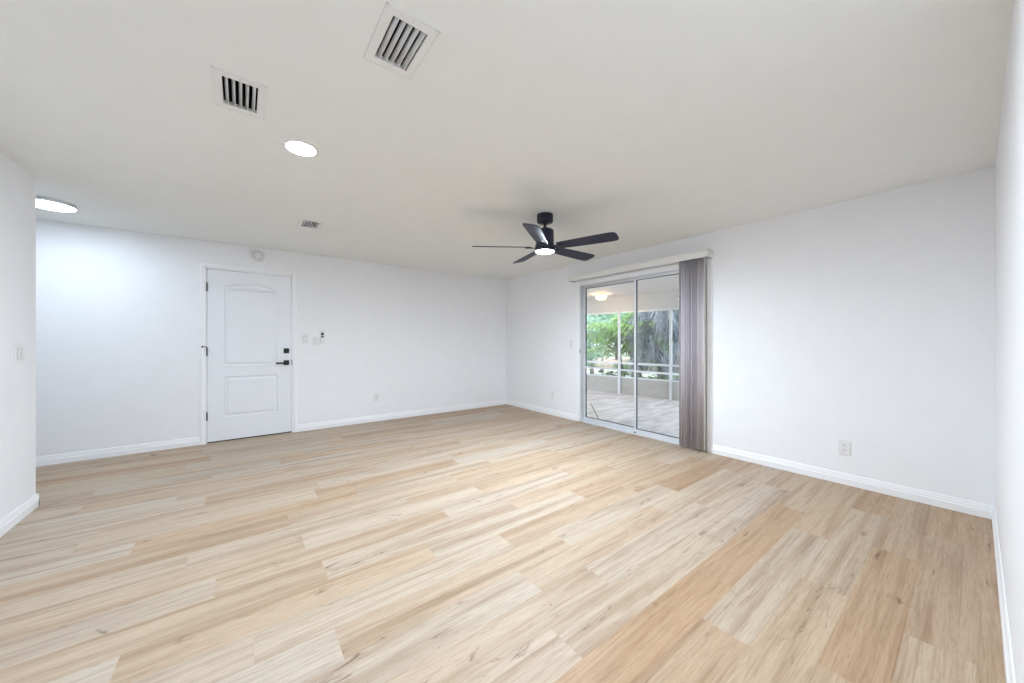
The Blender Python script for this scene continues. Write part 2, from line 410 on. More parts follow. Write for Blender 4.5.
# ------------------------------------------------------------------ entry door
def offset_poly(pts, d):
    n = len(pts); out = []
    for k in range(n):
        p0, p, p1 = Vector(pts[k-1]), Vector(pts[k]), Vector(pts[(k+1) % n])
        a = (p-p0).normalized(); b = (p1-p).normalized()
        na = Vector((-a.y, a.x)); nb = Vector((-b.y, b.x))
        m = (na+nb); m = m / max(1e-6, m.length_squared) * 2
        out.append(p + m*d*0.5*2/2 if False else p + (na+nb).normalized()*d/max(0.35, (na+nb).normalized().dot(na)))
    return out
bm = BM()
for (p, q) in (((D0, YA-0.002, 0), (D0+0.016, YA+0.14, DZ)), ((D1-0.018, YA-0.002, 0), (D1, YA+0.14, DZ)), ((D0, YA-0.002, DZ-0.016), (D1, YA+0.14, DZ))):
    box(bm, p, q)
for (p, q) in (((D0+0.012, YA+0.047, 0), (D0+0.03, YA+0.09, DZ-0.014)), ((D1-0.03, YA+0.047, 0), (D1-0.012, YA+0.09, DZ-0.02)), ((D0+0.012, YA+0.047, DZ-0.034), (D1-0.012, YA+0.09, DZ-0.02))):
    box(bm, p, q)
door = struct('door_1', bm, M['trim'], 'white two-panel interior door with black lever and arched upper panel')
LX0, LX1, LZ0, LZ1 = D0+0.020, D1-0.021, 0.016, DZ-0.020
bm = BM()
YF = YA+0.004
def ring(pts, y): return [bm.verts.new((p[0], y, p[1])) for p in pts]
outer = [(LX0, LZ0), (LX1, LZ0), (LX1, LZ1), (LX0, LZ1)]
pa, pb = -0.172, 0.375
low = [(pa, 0.300), (pb, 0.300), (pb, 0.795), (pa, 0.795)]
up = [(pa, 0.930), (pb, 0.930), (pb, 1.895)]
for k in range(0, 17):                                   # shallow arched head
    t = k/16; x = pb-0.012 - t*(pb-pa-0.024); up.append((x, 1.905 + 0.075*math.sin(PI*(0.06+0.88*t))**0.9 - 0.012))
up.append((pa, 1.895))
loops = []
o0 = ring(outer, YF); edges = [bm.edges.new((o0[k], o0[(k+1) % 4])) for k in range(4)]
for poly in (low, up):
    r0 = ring(poly, YF); edges += [bm.edges.new((r0[k], r0[(k+1) % len(r0)])) for k in range(len(r0))]
    prev = r0
    for d, y in ((0.007, YF+0.011), (0.017, YF+0.011), (0.040, YF+0.002)):
        cur = ring([tuple(v) for v in offset_poly(poly, d)], y); n = len(poly)
        for k in range(n): bm.faces.new((prev[k], prev[(k+1) % n], cur[(k+1) % n], cur[k]))
        prev = cur
    bm.faces.new(prev)
bmesh.ops.triangle_fill(bm, use_beauty=True, use_dissolve=False, edges=edges)
ob = ring(outer, YF+0.038)
for k in range(4): bm.faces.new((o0[k], o0[(k+1) % 4], ob[(k+1) % 4], ob[k]))
bm.faces.new(ob)
leaf = obj('door_leaf', bm, M['door'], door)
bm = BM(); box(bm, (LX0, YF+0.001, 0.0045), (LX1, YF+0.037, 0.016)); obj('door_sweep', bm, M['black'], door)['label'] = 'black sweep strip under the door'
for z in (1.885, 1.105, 0.325):
    bm = BM(); x = D0+0.0175
    lathe(bm, [(0, z-0.05), (0.006, z-0.05), (0.006, z+0.05), (0.004, z+0.056), (0, z+0.057)], 14, origin=(x, YA-0.006, 0))
    box(bm, (x, YA-0.004, z-0.048), (x+0.004, YA+0.003, z+0.048)); h = obj('hinge', bm, M['black'], door); h['label'] = 'black door hinge'
    if z == 1.105: mid = h
bm = BM(); x = D0+0.0175
tube(bm, [(x, YA-0.008, 1.163), (x-0.02, YA-0.022, 1.166), (x-0.036, YA-0.03, 1.168)], 0.004, 8); lathe(bm, [(0, 0), (0.01, 0), (0.01, 0.012), (0, 0.012)], 14, axis='X', origin=(x-0.047, YA-0.03, 1.168))
tube(bm, [(x+0.006, YA-0.008, 1.158), (x+0.05, YA-0.03, 1.10), (x+0.085, YA-0.034, 1.055)], 0.0022, 6, 1)
obj('hinge_stop', bm, [M['black'], M['plastic']], door)['label'] = 'small hinge-pin door stop with black bumper'
bm = BM(); box(bm, (0.443, YF-0.014, 1.073), (0.505, YF+0.004, 1.139), bevel=0.004); lathe(bm, [(0.022, 0), (0.020, 0.010), (0.016, 0.012), (0, 0.012)], 24, axis='-Y', origin=(0.474, YF-0.014, 1.106)); box(bm, (0.470, YF-0.036, 1.092), (0.478, YF-0.024, 1.12), bevel=0.002)
obj('deadbolt', bm, M['black'], door)['label'] = 'square black deadbolt'
bm = BM(); box(bm, (0.443, YF-0.012, 0.915), (0.505, YF+0.004, 0.979), bevel=0.004)
hd = obj('door_handle', bm, M['black'], door); hd['label'] = 'black lever handle on square plate'
bm = BM(); lathe(bm, [(0.012, 0), (0.012, 0.05), (0, 0.05)], 16, axis='-Y', origin=(0.474, YF-0.01, 0.945)); box(bm, (0.352, YF-0.064, 0.934), (0.486, YF-0.050, 0.956), bevel=0.004)
obj('lever', bm, M['black'], hd)
bm = BM(); box(bm, (D1-0.0195, YA-0.005, 0.915), (D1-0.0145, YA+0.03, 0.985)); obj('strike_plate', bm, M['black'], door)['label'] = 'black strike plate'
# casing
CP = [(0, 0), (0.010, 0.0), (0.013, 0.008), (0.013, 0.014), (0.016, 0.022), (0.016, 0.042), (0.012, 0.052), (0, 0.052)]
def casing(bm, corners, out, prof=CP):
    """mitred casing along an inverted U: corners inner lower-left, upper-left, upper-right, lower-right"""
    out = Vector(out); cs = [Vector(c) for c in corners]
    cen = (cs[0]+cs[3])/2; cen.z = 1
    side = (cs[3]-cs[0]).normalized()
    offs = [-side, -side+Vector((0, 0, 1)), side+Vector((0, 0, 1)), side]
    rings = [[bm.verts.new(c + o*w + out*d) for d, w in prof] for c, o in zip(cs, offs)]
    n = len(prof)
    for A, B in zip(rings, rings[1:]):
        for k in range(n): bm.faces.new((A[k], A[(k+1) % n], B[(k+1) % n], B[k]))
    bm.faces.new(rings[0]); bm.faces.new(list(reversed(rings[-1])))
bm = BM(); casing(bm, [(D0+0.006, YA, 0), (D0+0.006, YA, DZ-0.006), (D1-0.006, YA, DZ-0.006), (D1-0.006, YA, 0)], (0, -1, 0)); struct('trim_1', bm, M['trim'], 'white casing around the panel door')
bm = BM(); casing(bm, [(XB, S1-0.002, 0), (XB, S1-0.002, SZ-0.002), (XB, S0+0.002, SZ-0.002), (XB, S0+0.002, 0)], (-1, 0, 0), [(0, 0), (0.010, 0), (0.012, 0.004), (0.012, 0.055), (0.010, 0.060), (0, 0.060)])
struct('trim_2', bm, M['trim'], 'flat white casing around the sliding glass door')

# ------------------------------------------------------------------ sliding glass door
bm = BM()
xa, xb = XB-0.004, XB+0.115
box(bm, (xa, S1-0.016, 0), (xb, S1, SZ)); box(bm, (xa, S0, 0), (xb, S0+0.016, SZ)); box(bm, (xa, S0, SZ-0.016), (xb, S1, SZ)); box(bm, (xa, S0, 0), (xb, S1, 0.018))
for x in (XB+0.060, XB+0.106): box(bm, (x, S0+0.02, 0.015), (x+0.007, S1-0.02, 0.034)); box(bm, (x, S0+0.012, SZ-0.034), (x+0.007, S1-0.012, SZ-0.014))
slider = struct('door_2', bm, M['alu'], 'two-panel aluminium sliding glass door opening onto the patio')
def panel(ya, yb, x, lab):
    bm = BM(); t = 0.034; sw = 0.030
    z0, z1 = 0.019, SZ-0.018
    box(bm, (x, ya, z0), (x+t, ya+sw, z1), bevel=0.003); box(bm, (x, yb-sw, z0), (x+t, yb, z1), bevel=0.003)
    box(bm, (x, ya+sw, z0), (x+t, yb-sw, z0+0.048)); box(bm, (x, ya+sw, z1-0.030), (x+t, yb-sw, z1))
    p = obj('sliding_panel', bm, M['alu'], slider); p['label'] = lab
    bm = BM(); g = 0.006
    for (u0, u1, w0, w1) in ((ya+sw, ya+sw+g, z0+.048, z1-.030), (yb-sw-g, yb-sw, z0+.048, z1-.030), (ya+sw, yb-sw, z0+.048, z0+.048+g), (ya+sw, yb-sw, z1-.030-g, z1-.030)):
        box(bm, (x+0.007, u0, w0), (x+t-0.007, u1, w1))
    obj('gasket', bm, M['seal'], p)
    bm = BM(); box(bm, (x+0.014, ya+sw, z0+0.047), (x+0.019, yb-sw, z1-0.029)); obj('glass_pane', bm, M['glass'], p)
    bm = BM(); box(bm, (x+0.003, ya+sw-0.002, 0.822), (x+0.013, yb-sw+0.002, 0.846), bevel=0.002); obj('crossbar', bm, M['enclosure'], p)
    return p
pl = panel(2.762, S1-0.014, XB+0.074, 'outer glass panel on the left')
pr = panel(S0+0.014, 2.736+0.030, XB+0.024, 'inner glass panel on the right')
bm = BM(); box(bm, (XB-0.006, S1-0.014, 1.05), (XB+0.02, S1+0.0, 1.12), bevel=0.002); obj('latch_keeper', bm, M['seal'], slider)['label'] = 'small dark latch keeper'
bm = BM(); box(bm, (XB+0.010, 2.738, 0.002), (XB+0.03, 2.758, 0.03)); obj('roller_guide', bm, M['black'], pr)['label'] = 'black roller guide'

# ------------------------------------------------------------------ vertical blind
VX0 = 4.0
bl = thing('vertical_blind', 'grey vertical blind stacked open at the right of the sliding glass door', 'blind', (XB, 1.92, 0))
def loc(bm, o):
    bmesh.ops.translate(bm, verts=bm.verts[:], vec=-Vector(o)); return bm
bo = (XB, 1.92, 0)
bm = BM()
v0, v1, z0, z1 = 1.758, 3.816, 2.150, 2.232
box(bm, (VX0, v0, z0), (VX0+0.006, v1, z1), bevel=0.002)
box(bm, (VX0, v0, z0), (XB, v0+0.005, z1), bevel=0.0015); box(bm, (VX0, v1-0.005, z0), (XB, v1, z1), bevel=0.0015)
box(bm, (VX0, v0, z1-0.004), (XB, v1, z1))
box(bm, (VX0-0.002, v0, z0), (VX0+0.008, v1, z0+0.008), bevel=0.002)
va = obj('valance', loc(bm, bo), M['valance'], bl)
for y in (2.30, 3.18):
    bm = BM(); lathe(bm, [(0.006, 0), (0.006, 0.004), (0, 0.006)], 12, axis='-X', origin=(VX0, y, 2.196)); obj('valance_clip', loc(bm, bo), M['alu'], va)
bm = BM(); box(bm, (VX0+0.042, v0+0.02, 2.178), (VX0+0.086, v1-0.02, 2.214), bevel=0.004); obj('head_rail', loc(bm, bo), M['valance'], bl)
NV = 14
vr = random.Random(3)
for k in range(NV):
    y = 1.832 + k*0.0188 + (0.014 if k == NV-1 else (-0.016 if k == 0 else 0)); ang = math.radians(vr.choice([-20, -7, 6, 18]) + vr.uniform(-4, 4) + 66)
    if k in (0, NV-1): ang = math.radians(104 if k == 0 else 98)
    bm = BM(); n = 8; w = 0.088; base = []
    for j in range(n+1):
        s = j/n-0.5; a = Vector((math.sin(ang), -math.cos(ang), 0)); nrm = Vector((math.cos(ang), math.sin(ang), 0))
        base.append(Vector((VX0+0.066, y, 0)) + a*s*w + nrm*(0.007*(1-4*s*s)))
    zt, zb = 2.165, 0.020
    fr = [[bm.verts.new(p + Vector((0, 0, z)) + off) for p in base] for off in (Vector((0, 0, 0)), Vector((math.cos(ang), math.sin(ang), 0))*0.0012) for z in (zb, 1.1, zt)]
    for q in (0, 3):
        for i in (0, 1):
            for j in range(n):
                f = bm.faces.new((fr[q+i][j], fr[q+i][j+1], fr[q+i+1][j+1], fr[q+i+1][j])); f.smooth = True
    for i in (0, 1):
        for j in (0, n): bm.faces.new((fr[i][j], fr[i+1][j], fr[i+4][j], fr[i+3][j]))
    for r in (0, 2):
        for j in range(n): bm.faces.new((fr[r][j], fr[r][j+1], fr[r+3][j+1], fr[r+3][j]))
    v = obj('vane', loc(bm, bo), M['cream'] if k in (0, NV-1) else M['vane'], bl)
    if k in (0, NV-1): v['label'] = 'pale cream end vane'

# ------------------------------------------------------------------ ceiling fan
fx, fy = 2.303, 2.499
fan = thing('ceiling_fan', 'black five-blade ceiling fan with a lit round light below', 'ceiling fan', (fx, fy, H))
bm = BM(); lathe(bm, [(0, 0), (0.076, 0), (0.077, -0.05), (0.076, -0.068), (0.070, -0.075), (0.03, -0.077), (0.022, -0.09), (0, -0.09)], 40); obj('canopy', bm, M['fan'], fan)
bm = BM(); tube(bm, [(0, 0, -0.07), (0, 0, -0.16)], 0.014, 16); lathe(bm, [(0.014, -0.118), (0.024, -0.122), (0.026, -0.146), (0, -0.146)], 24); obj('downrod', bm, M['fan'], fan)
bm = BM(); lathe(bm, [(0, -0.140), (0.060, -0.140), (0.078, -0.146), (0.083, -0.158), (0.086, -0.28), (0.092, -0.288), (0.094, -0.346), (0.091, -0.352), (0.087, -0.352), (0.087, -0.345), (0, -0.345)], 48); obj('motor_housing', bm, M['fan'], fan)
bm = BM(); lathe(bm, [(0.0875, -0.350), (0.070, -0.357), (0.04, -0.361), (0, -0.362)], 48); obj('light_diffuser', bm, M['lamp_fan'], fan)['label'] = 'glowing white round light'
bz = -0.312
for k in range(5):
    a = math.radians(2+72*k); R = Matrix.Rotation(a, 4, 'Z')
    bm = BM()
    # blade: radial along local x; counter-clockwise edge hangs lower
    sec = [(0.135, 0.048), (0.16, 0.054), (0.25, 0.060), (0.40, 0.066), (0.55, 0.070), (0.645, 0.071), (0.672, 0.066), (0.688, 0.052), (0.694, 0.030)]
    tilt = math.tan(math.radians(13.5)); th = 0.006
    top, bot = [], []
    for (r, hw) in sec:
        row = [(-hw, r), (-hw*0.5, r), (0, r), (hw*0.5, r), (hw, r)]
        top.append([bm.verts.new((r, t, -t*tilt+th/2)) for t, _ in row]); bot.append([bm.verts.new((r, t, -t*tilt-th/2)) for t, _ in row])
    for L_ in (top, bot):
        for A, B in zip(L_, L_[1:]):
            for j in range(4): f = bm.faces.new((A[j], A[j+1], B[j+1], B[j])); f.smooth = False
    for A, B, A2, B2 in zip(top, top[1:], bot, bot[1:]):
        for j in (0, 4): bm.faces.new((A[j], B[j], B2[j], A2[j]))
    for i in (0, -1):
        for j in range(4): bm.faces.new((top[i][j], top[i][j+1], bot[i][j+1], bot[i][j]))
    bmesh.ops.transform(bm, matrix=Matrix.Translation((0, 0, bz)) @ R, verts=bm.verts[:])
    bl_ = obj('blade', bm, M['fan'], fan)
    bm = BM()
    A = [bm.verts.new((r, t, -t*tilt+dz)) for r, t, dz in ((0.085, -0.022, -0.004), (0.085, 0.022, -0.004), (0.15, 0.030, -0.004), (0.19, 0.020, -0.004), (0.19, -0.020, -0.004), (0.15, -0.030, -0.004))]
    B = [bm.verts.new(v.co - Vector((0, 0, 0.008))) for v in A]
    bm.faces.new(A); bm.faces.new(B)
    for j in range(6): bm.faces.new((A[j], A[(j+1) % 6], B[(j+1) % 6], B[j]))
    bmesh.ops.transform(bm, matrix=Matrix.Translation((0, 0, bz)) @ R, verts=bm.verts[:])
    obj('blade_bracket', bm, M['fan'], bl_)

# ------------------------------------------------------------------ ceiling lights
dl = thing('downlight', 'small round lit LED downlight in the living room ceiling, between the fan and the hall', 'ceiling light', (0.294, 2.556, H))
bm = BM(); lathe(bm, [(0.098, 0), (0.097, -0.005), (0.088, -0.009), (0.080, -0.009)], 48); obj('trim_ring', bm, M['ventpaint'], dl)
bm = BM(); lathe(bm, [(0.081, -0.0085), (0.05, -0.011), (0, -0.012)], 48); obj('diffuser', bm, M['lamp_ceil'], dl)
added_downlight = copy_thing(dl, 'added LED downlight, out of view just above and ahead of the camera, brightening the near floor and right wall', (0.78, 0.60, H))  # added lamp, out of view: lifts the near floor and right wall
hl = thing('flush_ceiling_light', 'round lit flush ceiling light in the hall, half hidden behind the left wall', 'ceiling light', (-1.33, 4.875, H))
bm = BM(); lathe(bm, [(0, 0), (0.152, 0), (0.154, -0.012), (0.154, -0.030), (0.150, -0.032)], 48); obj('rim', bm, M['alu'], hl)
bm = BM(); lathe(bm, [(0.1505, -0.0305), (0.147, -0.0335), (0.10, -0.036), (0, -0.037)], 48); obj('diffuser', bm, M['lamp_hall'], hl)

# ------------------------------------------------------------------ vents
def vent(x, y, label, rz=0):
    v = thing('ceiling_vent', label, 'vent', (x, y, H), rz, 'white ceiling vents')
    bm = BM(); a, b = VO; A, B = 0.104, 0.157
    for (p, q) in (((-A, -B), (-a, B)), ((a, -B), (A, B)), ((-a, -B), (a, -b)), ((-a, b), (a, B))):
        box(bm, (p[0], p[1], -0.004), (q[0], q[1], 0.0))
    for (p, q) in (((-A, -B), (-A+0.006, B)), ((A-0.006, -B), (A, B)), ((-A, -B), (A, -B+0.006)), ((-A, B-0.006), (A, B))):
        box(bm, (p[0], p[1], -0.007), (q[0], q[1], -0.003))
    t = 0.003
    for (p, q) in (((-a, -b), (-a+t, b)), ((a-t, -b), (a, b)), ((-a, -b), (a, -b+t)), ((-a, b-t), (a, b))): box(bm, (p[0], p[1], -0.004), (q[0], q[1], 0.014))
    fr = obj('frame', bm, M['ventpaint'], v)
    for s in (-1, 1):
        bm = BM(); lathe(bm, [(0.005, -0.004), (0.004, -0.006), (0, -0.0065)], 10, origin=(0, s*(b+0.016), 0)); obj('screw', bm, M['alu'], fr)
    bm = BM()
    for k in range(5):
        x0 = -a + 0.024 + k*0.0262
        pr = [(x0, -0.006), (x0-0.002, 0.003), (x0-0.005, 0.007), (x0-0.012, 0.010)]
        T = [[bm.verts.new((px+dx, yy, pz)) for px, pz in pr] for dx in (0, 0.0014) for yy in (-b+0.003, b-0.003)]
        for u, w in ((0, 1), (2, 3)):
            for j in range(3): f = bm.faces.new((T[u][j], T[u][j+1], T[w][j+1], T[w][j])); f.smooth = True
        for u, w in ((0, 2), (1, 3)):
            for j in range(3): bm.faces.new((T[u][j], T[u][j+1], T[w][j+1], T[w][j]))
        for j in (0, 3): bm.faces.new((T[0][j], T[1][j], T[3][j], T[2][j]))
    obj('louvre', bm, M['ventpaint'], v)
    bm = BM(); e = 0.001
    for (p, q) in (((-a-e, -b-e, 0.015), (-a+e, b+e, 0.2)), ((a-e, -b-e, 0.015), (a+e, b+e, 0.2)), ((-a, -b-e, 0.015), (a, -b+e, 0.2)), ((-a, b-e, 0.015), (a, b+e, 0.2)), ((-a, -b, 0.198), (a, b, 0.2))): box(bm, p, q)
    obj('duct', bm, M['duct'], v)['label'] = 'dark duct behind the louvres'
    return v
v1_ = vent(*VENTS[0], 'white louvred ceiling vent nearest the camera, top centre of the photo')
copy_thing(v1_, 'white louvred ceiling vent left of the largest one, near the round downlight', (*VENTS[1], H))
copy_thing(v1_, 'small-looking far white ceiling vent close to the panel door wall', (*VENTS[2], H))

# ------------------------------------------------------------------ wall fittings (built facing -Y, origin on the wall)
def plate(bm, w, h, t=0.006): box(bm, (-w/2, -t, -h/2), (w/2, 0, h/2), bevel=0.0022)
def switch(label, loc_, rz, gangs=1, sc=1.0):
    t = thing('light_switch', label, 'light switch', loc_, rz, 'white wall switches')
    w = 0.078*sc if gangs == 1 else 0.122*sc
    bm = BM(); plate(bm, w, 0.122*sc); obj('cover_plate', bm, M['plastic'], t)
    for g in range(gangs):
        cx = 0 if gangs == 1 else (-0.023+0.046*g)*sc
        bm = BM(); box(bm, (cx-0.018*sc, -0.007, -0.035*sc), (cx+0.018*sc, -0.0055, 0.035*sc)); obj('rocker_surround', bm, M['gap'], t)['label'] = 'grey gap around the rocker'
        bm = BM()
        vs = [(-0.0155, -0.0115, 0.032), (0.0155, -0.0115, 0.032), (0.0155, -0.008, -0.032), (-0.0155, -0.008, -0.032)]
        A = [bm.verts.new((cx+x*sc, y, z*sc)) for x, y, z in vs]; B = [bm.verts.new((cx+x*sc, -0.006, z*sc)) for x, y, z in vs]
        bm.faces.new(A)
        for j in range(4): bm.faces.new((A[j], A[(j+1) % 4], B[(j+1) % 4], B[j]))
        obj('rocker', bm, M['plastic'], t)
    for z in (-0.048*sc, 0.048*sc):
        bm = BM(); lathe(bm, [(0.0032, 0.0055), (0.0028, 0.007), (0, 0.0072)], 10, axis='-Y', origin=(0, 0, z)); obj('screw', bm, M['alu'], t)
    return t
def outlet(label, loc_, rz, sc=1.0):
    t = thing('wall_outlet', label, 'outlet', loc_, rz, 'white wall outlets')
    bm = BM(); plate(bm, 0.080*sc, 0.126*sc); obj('cover_plate', bm, M['plastic'], t)
    for s in (-1, 1):
        bm = BM(); box(bm, (-0.0165*sc, -0.0085, s*0.0205*sc-0.015*sc), (0.0165*sc, -0.0055, s*0.0205*sc+0.015*sc), bevel=0.0012); r = obj('receptacle', bm, M['ventpaint'], t)
        bm = BM(); z = s*0.0205*sc
        box(bm, (-0.0078*sc, -0.0092, z-0.002*sc), (-0.0052*sc, -0.0080, z+0.009*sc)); box(bm, (0.0052*sc, -0.0092, z-0.001*sc), (0.0078*sc, -0.0080, z+0.008*sc))
        lathe(bm, [(0.003*sc, 0.008), (0.003*sc, 0.0092), (0, 0.0092)], 10, axis='-Y', origin=(0, 0, z-0.008*sc)); obj('slots', bm, M['slot'], r)['label'] = 'dark socket holes'
    bm = BM(); lathe(bm, [(0.003, 0.0055), (0.0026, 0.007), (0, 0.0072)], 10, axis='-Y'); obj('screw', bm, M['alu'], t)
    return t
RB = -PI/2        # on the glass-door wall, facing -X
switch('white light switch right beside the panel door casing, the higher of the pair', (0.692, YA, 1.268), 0, sc=1.02)
switch('white light switch between its higher neighbour and the black-buttoned remote holder', (0.820, YA, 1.232), 0, sc=1.05)
switch('two-gang white light switch on the left wall at the edge of the photo', (XL, 3.995, 1.147), PI/2, 2, sc=1.1)
switch('small white light switch beside the left edge of the sliding glass door', (XB, 3.874, 1.192), RB)
outlet('white wall outlet low on the door wall, right of the panel door', (1.652, YA, 0.372), 0, 1.02)
outlet('white wall outlet low between the room corner and the sliding glass door', (XB, 4.288, 0.337), RB)
outlet('large-looking white wall outlet on the bare wall right of the grey blind', (XB, 0.688, 0.318), RB)
outlet('white wall outlet on the near wall in the lower right corner of the photo', (1.640, YC, 0.243), PI)

rm = thing('fan_remote', 'white wall-mounted fan remote with two black buttons beside the light switches', 'remote control', (0.902, YA, 1.295), 0)
bm = BM(); box(bm, (-0.026, -0.010, -0.085), (0.026, 0, 0.060), bevel=0.004); box(bm, (-0.027, -0.026, -0.088), (0.027, -0.004, -0.03), bevel=0.004); obj('wall_cradle', bm, M['plastic'], rm)
bm = BM(); box(bm, (-0.022, -0.022, -0.075), (0.022, -0.008, 0.088), bevel=0.006); bd = obj('handset', bm, M['plastic'], rm)
for (z, hh, w) in ((0.040, 0.018, 0.016), (0.002, 0.011, 0.016)):
    bm = BM(); box(bm, (-w, -0.0255, z-hh), (w, -0.0215, z+hh), bevel=0.003); obj('button', bm, M['black'], bd)['label'] = 'black remote button'
bm = BM(); box(bm, (-0.012, -0.0245, 0.068), (0.012, -0.0215, 0.076), bevel=0.001); obj('button', bm, M['alu'], bd)['label'] = 'grey remote button'

sd = thing('smoke_detector', 'round white smoke detector on the wall above the panel door', 'smoke detector', (0.165, YA, 2.333), 0)
bm = BM(); lathe(bm, [(0, 0), (0.076, 0), (0.076, 0.010), (0.070, 0.013), (0, 0.013)], 40, axis='-Y'); obj('mounting_base', bm, M['plastic'], sd)
bm = BM(); lathe(bm, [(0.066, 0.012), (0.067, 0.026), (0.060, 0.036), (0.035, 0.041), (0, 0.042)], 40, axis='-Y'); cv = obj('cover', bm, M['plastic'], sd)
bm = BM()
for k in range(12):
    a = 2*PI*k/12; c_, s_ = math.cos(a), math.sin(a)
    tube(bm, [(0.040*c_, -0.0405, 0.040*s_), (0.056*c_, -0.0372, 0.056*s_)], 0.0022, 6)
obj('vent_slots', bm, M['slot'], cv)
bm = BM(); lathe(bm, [(0.010, 0.041), (0.010, 0.045), (0, 0.046)], 16, axis='-Y', origin=(0.012, 0, -0.006)); obj('test_button', bm, M['ventpaint'], cv)

# ------------------------------------------------------------------ screened patio beyond the glass
PZ = -0.05
LA, LB = Vector((7.25, 6.27, 0)), Vector((7.53, 3.90, 0))     # inner face of the knee wall
LD = (LB-LA).normalized(); LN = Vector((-LD.y, LD.x, 0))     # LN points outdoors
if LN.x < 0: LN = -LN
def on_line(y, off=0.0, z=0.0):
    t = (y-LA.y)/LD.y; p = LA + LD*t + LN*off; return Vector((p.x, p.y, z))
def bar(bm, p, q, w, z0, z1, mi=0):
    """upright slab from p to q, thickness w towards outdoors"""
    n = LN*w
    lo = [p, q, q+n, p+n]
    A = [bm.verts.new((v.x, v.y, z0)) for v in lo]; B = [bm.verts.new((v.x, v.y, z1)) for v in lo]
    fs = [bm.faces.new(A), bm.faces.new(list(reversed(B)))] + [bm.faces.new((A[k], A[(k+1) % 4], B[(k+1) % 4], B[k])) for k in range(4)]
    for f in fs: f.material_index = mi
YN, YS = 9.6, -0.6
bm = BM()
pf = [(XB+0.13, YS), (on_line(YS, 0.12).x, YS), (on_line(YN, 0.12).x, YN), (XB+0.13, YN)]
A = [bm.verts.new((x, y, PZ)) for x, y in pf]; B = [bm.verts.new((x, y, PZ-0.12)) for x, y in pf]
bm.faces.new(A); bm.faces.new(B)
for k in range(4): bm.faces.new((A[k], A[(k+1) % 4], B[(k+1) % 4], B[k]))
j0, j1 = Vector((5.77, 4.87, PZ+0.0006)), Vector((4.40, 3.50, PZ+0.0006)); w = Vector((0.006, -0.006, 0))
f = bm.faces.new([bm.verts.new(v) for v in (j0-w, j1-w, j1+w, j0+w)]); f.material_index = 1
struct('patio_floor', bm, [M['patiofloor'], M['seal']], 'pale streaked patio floor beyond the sliding glass door')
bm = BM(); box(bm, (XB+0.02, S0+0.01, PZ-0.1), (XB+0.13, S1-0.01, -0.001)); struct('trim_3', bm, M['concrete'], 'sill under the sliding glass door')
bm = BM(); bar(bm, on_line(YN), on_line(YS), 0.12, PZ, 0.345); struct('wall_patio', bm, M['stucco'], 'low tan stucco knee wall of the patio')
bm = BM(); bar(bm, on_line(YN, -0.01), on_line(YS, -0.01), 0.14, 1.965, 2.36); struct('trim_4', bm, M['header'], 'pale beam across the top of the patio screen')
bm = BM(); box(bm, (XB+0.13, YS-0.3, 2.33), (8.2, YN+0.3, 2.42)); struct('ceiling_patio', bm, M['patioceil'], 'pale patio ceiling')
bm = BM(); box(bm, (XB+0.13, YN, -0.2), (on_line(YN, 0.12).x, YN+0.15, 2.4)); struct('wall_patio_end', bm, M['stucco2'], 'far end wall of the patio')

sc = thing('screen_enclosure', 'white aluminium patio screen with posts and rails above the low wall', 'patio screen', on_line(5.3, 0, PZ))
so_ = on_line(5.3, 0, PZ)
bm = BM(); bar(bm, on_line(YN, -0.005), on_line(YS, -0.005), 0.05, 0.345, 0.375); obj('sill_rail', loc(bm, so_), M['enclosure'], sc)
bm = BM(); bar(bm, on_line(YN, 0), on_line(YS, 0), 0.045, 0.675, 0.725); obj('chair_rail', loc(bm, so_), M['enclosure'], sc)
bm = BM(); bar(bm, on_line(YN, 0), on_line(YS, 0), 0.045, 1.925, 1.964); obj('head_rail', loc(bm, so_), M['alu'], sc)
PY = [9.0, 7.76, 6.53, 5.30, 4.07, 2.84, 1.61, 0.38]
for y in PY:
    bm = BM(); p = on_line(y, -0.045); bar(bm, p-LD*0.026, p+LD*0.026, 0.044, PZ, 1.964); obj('post', loc(bm, so_), M['enclosure'], sc)
for a, b in zip(PY, PY[1:]):
    bm = BM(); bar(bm, on_line(a-0.03, 0.02), on_line(b+0.03, 0.02), 0.001, 0.375, 1.925); obj('screen_mesh', loc(bm, so_), M['screen'], sc)['label'] = 'grey insect screen'

pll = thing('patio_ceiling_light', 'brass-rimmed glowing glass bowl light on the patio ceiling', 'ceiling light', (6.62, 5.27, 2.33))
bm = BM(); lathe(bm, [(0, 0), (0.10, 0), (0.112, -0.012), (0.112, -0.030), (0.104, -0.036)], 40); obj('brass_rim', bm, M['brass'], pll)
bm = BM(); lathe(bm, [(0.100, -0.034), (0.120, -0.052), (0.124, -0.068), (0.112, -0.098), (0.066, -0.124), (0, -0.132)], 40); obj('glass_bowl', bm, M['lamp_patio'], pll)
bm = BM(); lathe(bm, [(0.010, -0.130), (0.010, -0.142), (0, -0.147)], 14); obj('finial', bm, M['brass'], pll)

# ------------------------------------------------------------------ garden
GZ = -0.16
bm = BM(); box(bm, (-30, -40, GZ-0.2), (70, 60, GZ)); struct('ground', bm, M['grass'], 'green garden ground outside')
bm = BM(); box(bm, (8.4, 7.6, GZ-0.1), (15.0, 40, GZ+0.02)); struct('driveway', bm, M['concrete'], 'bright sunlit concrete strip beyond the patio wall')
bm = BM(); box(bm, (15.0, 7.6, GZ-0.1), (26, 40, GZ+0.03)); struct('planting_bed', bm, M['mulch'], 'brown mulch bed beyond the bright concrete')

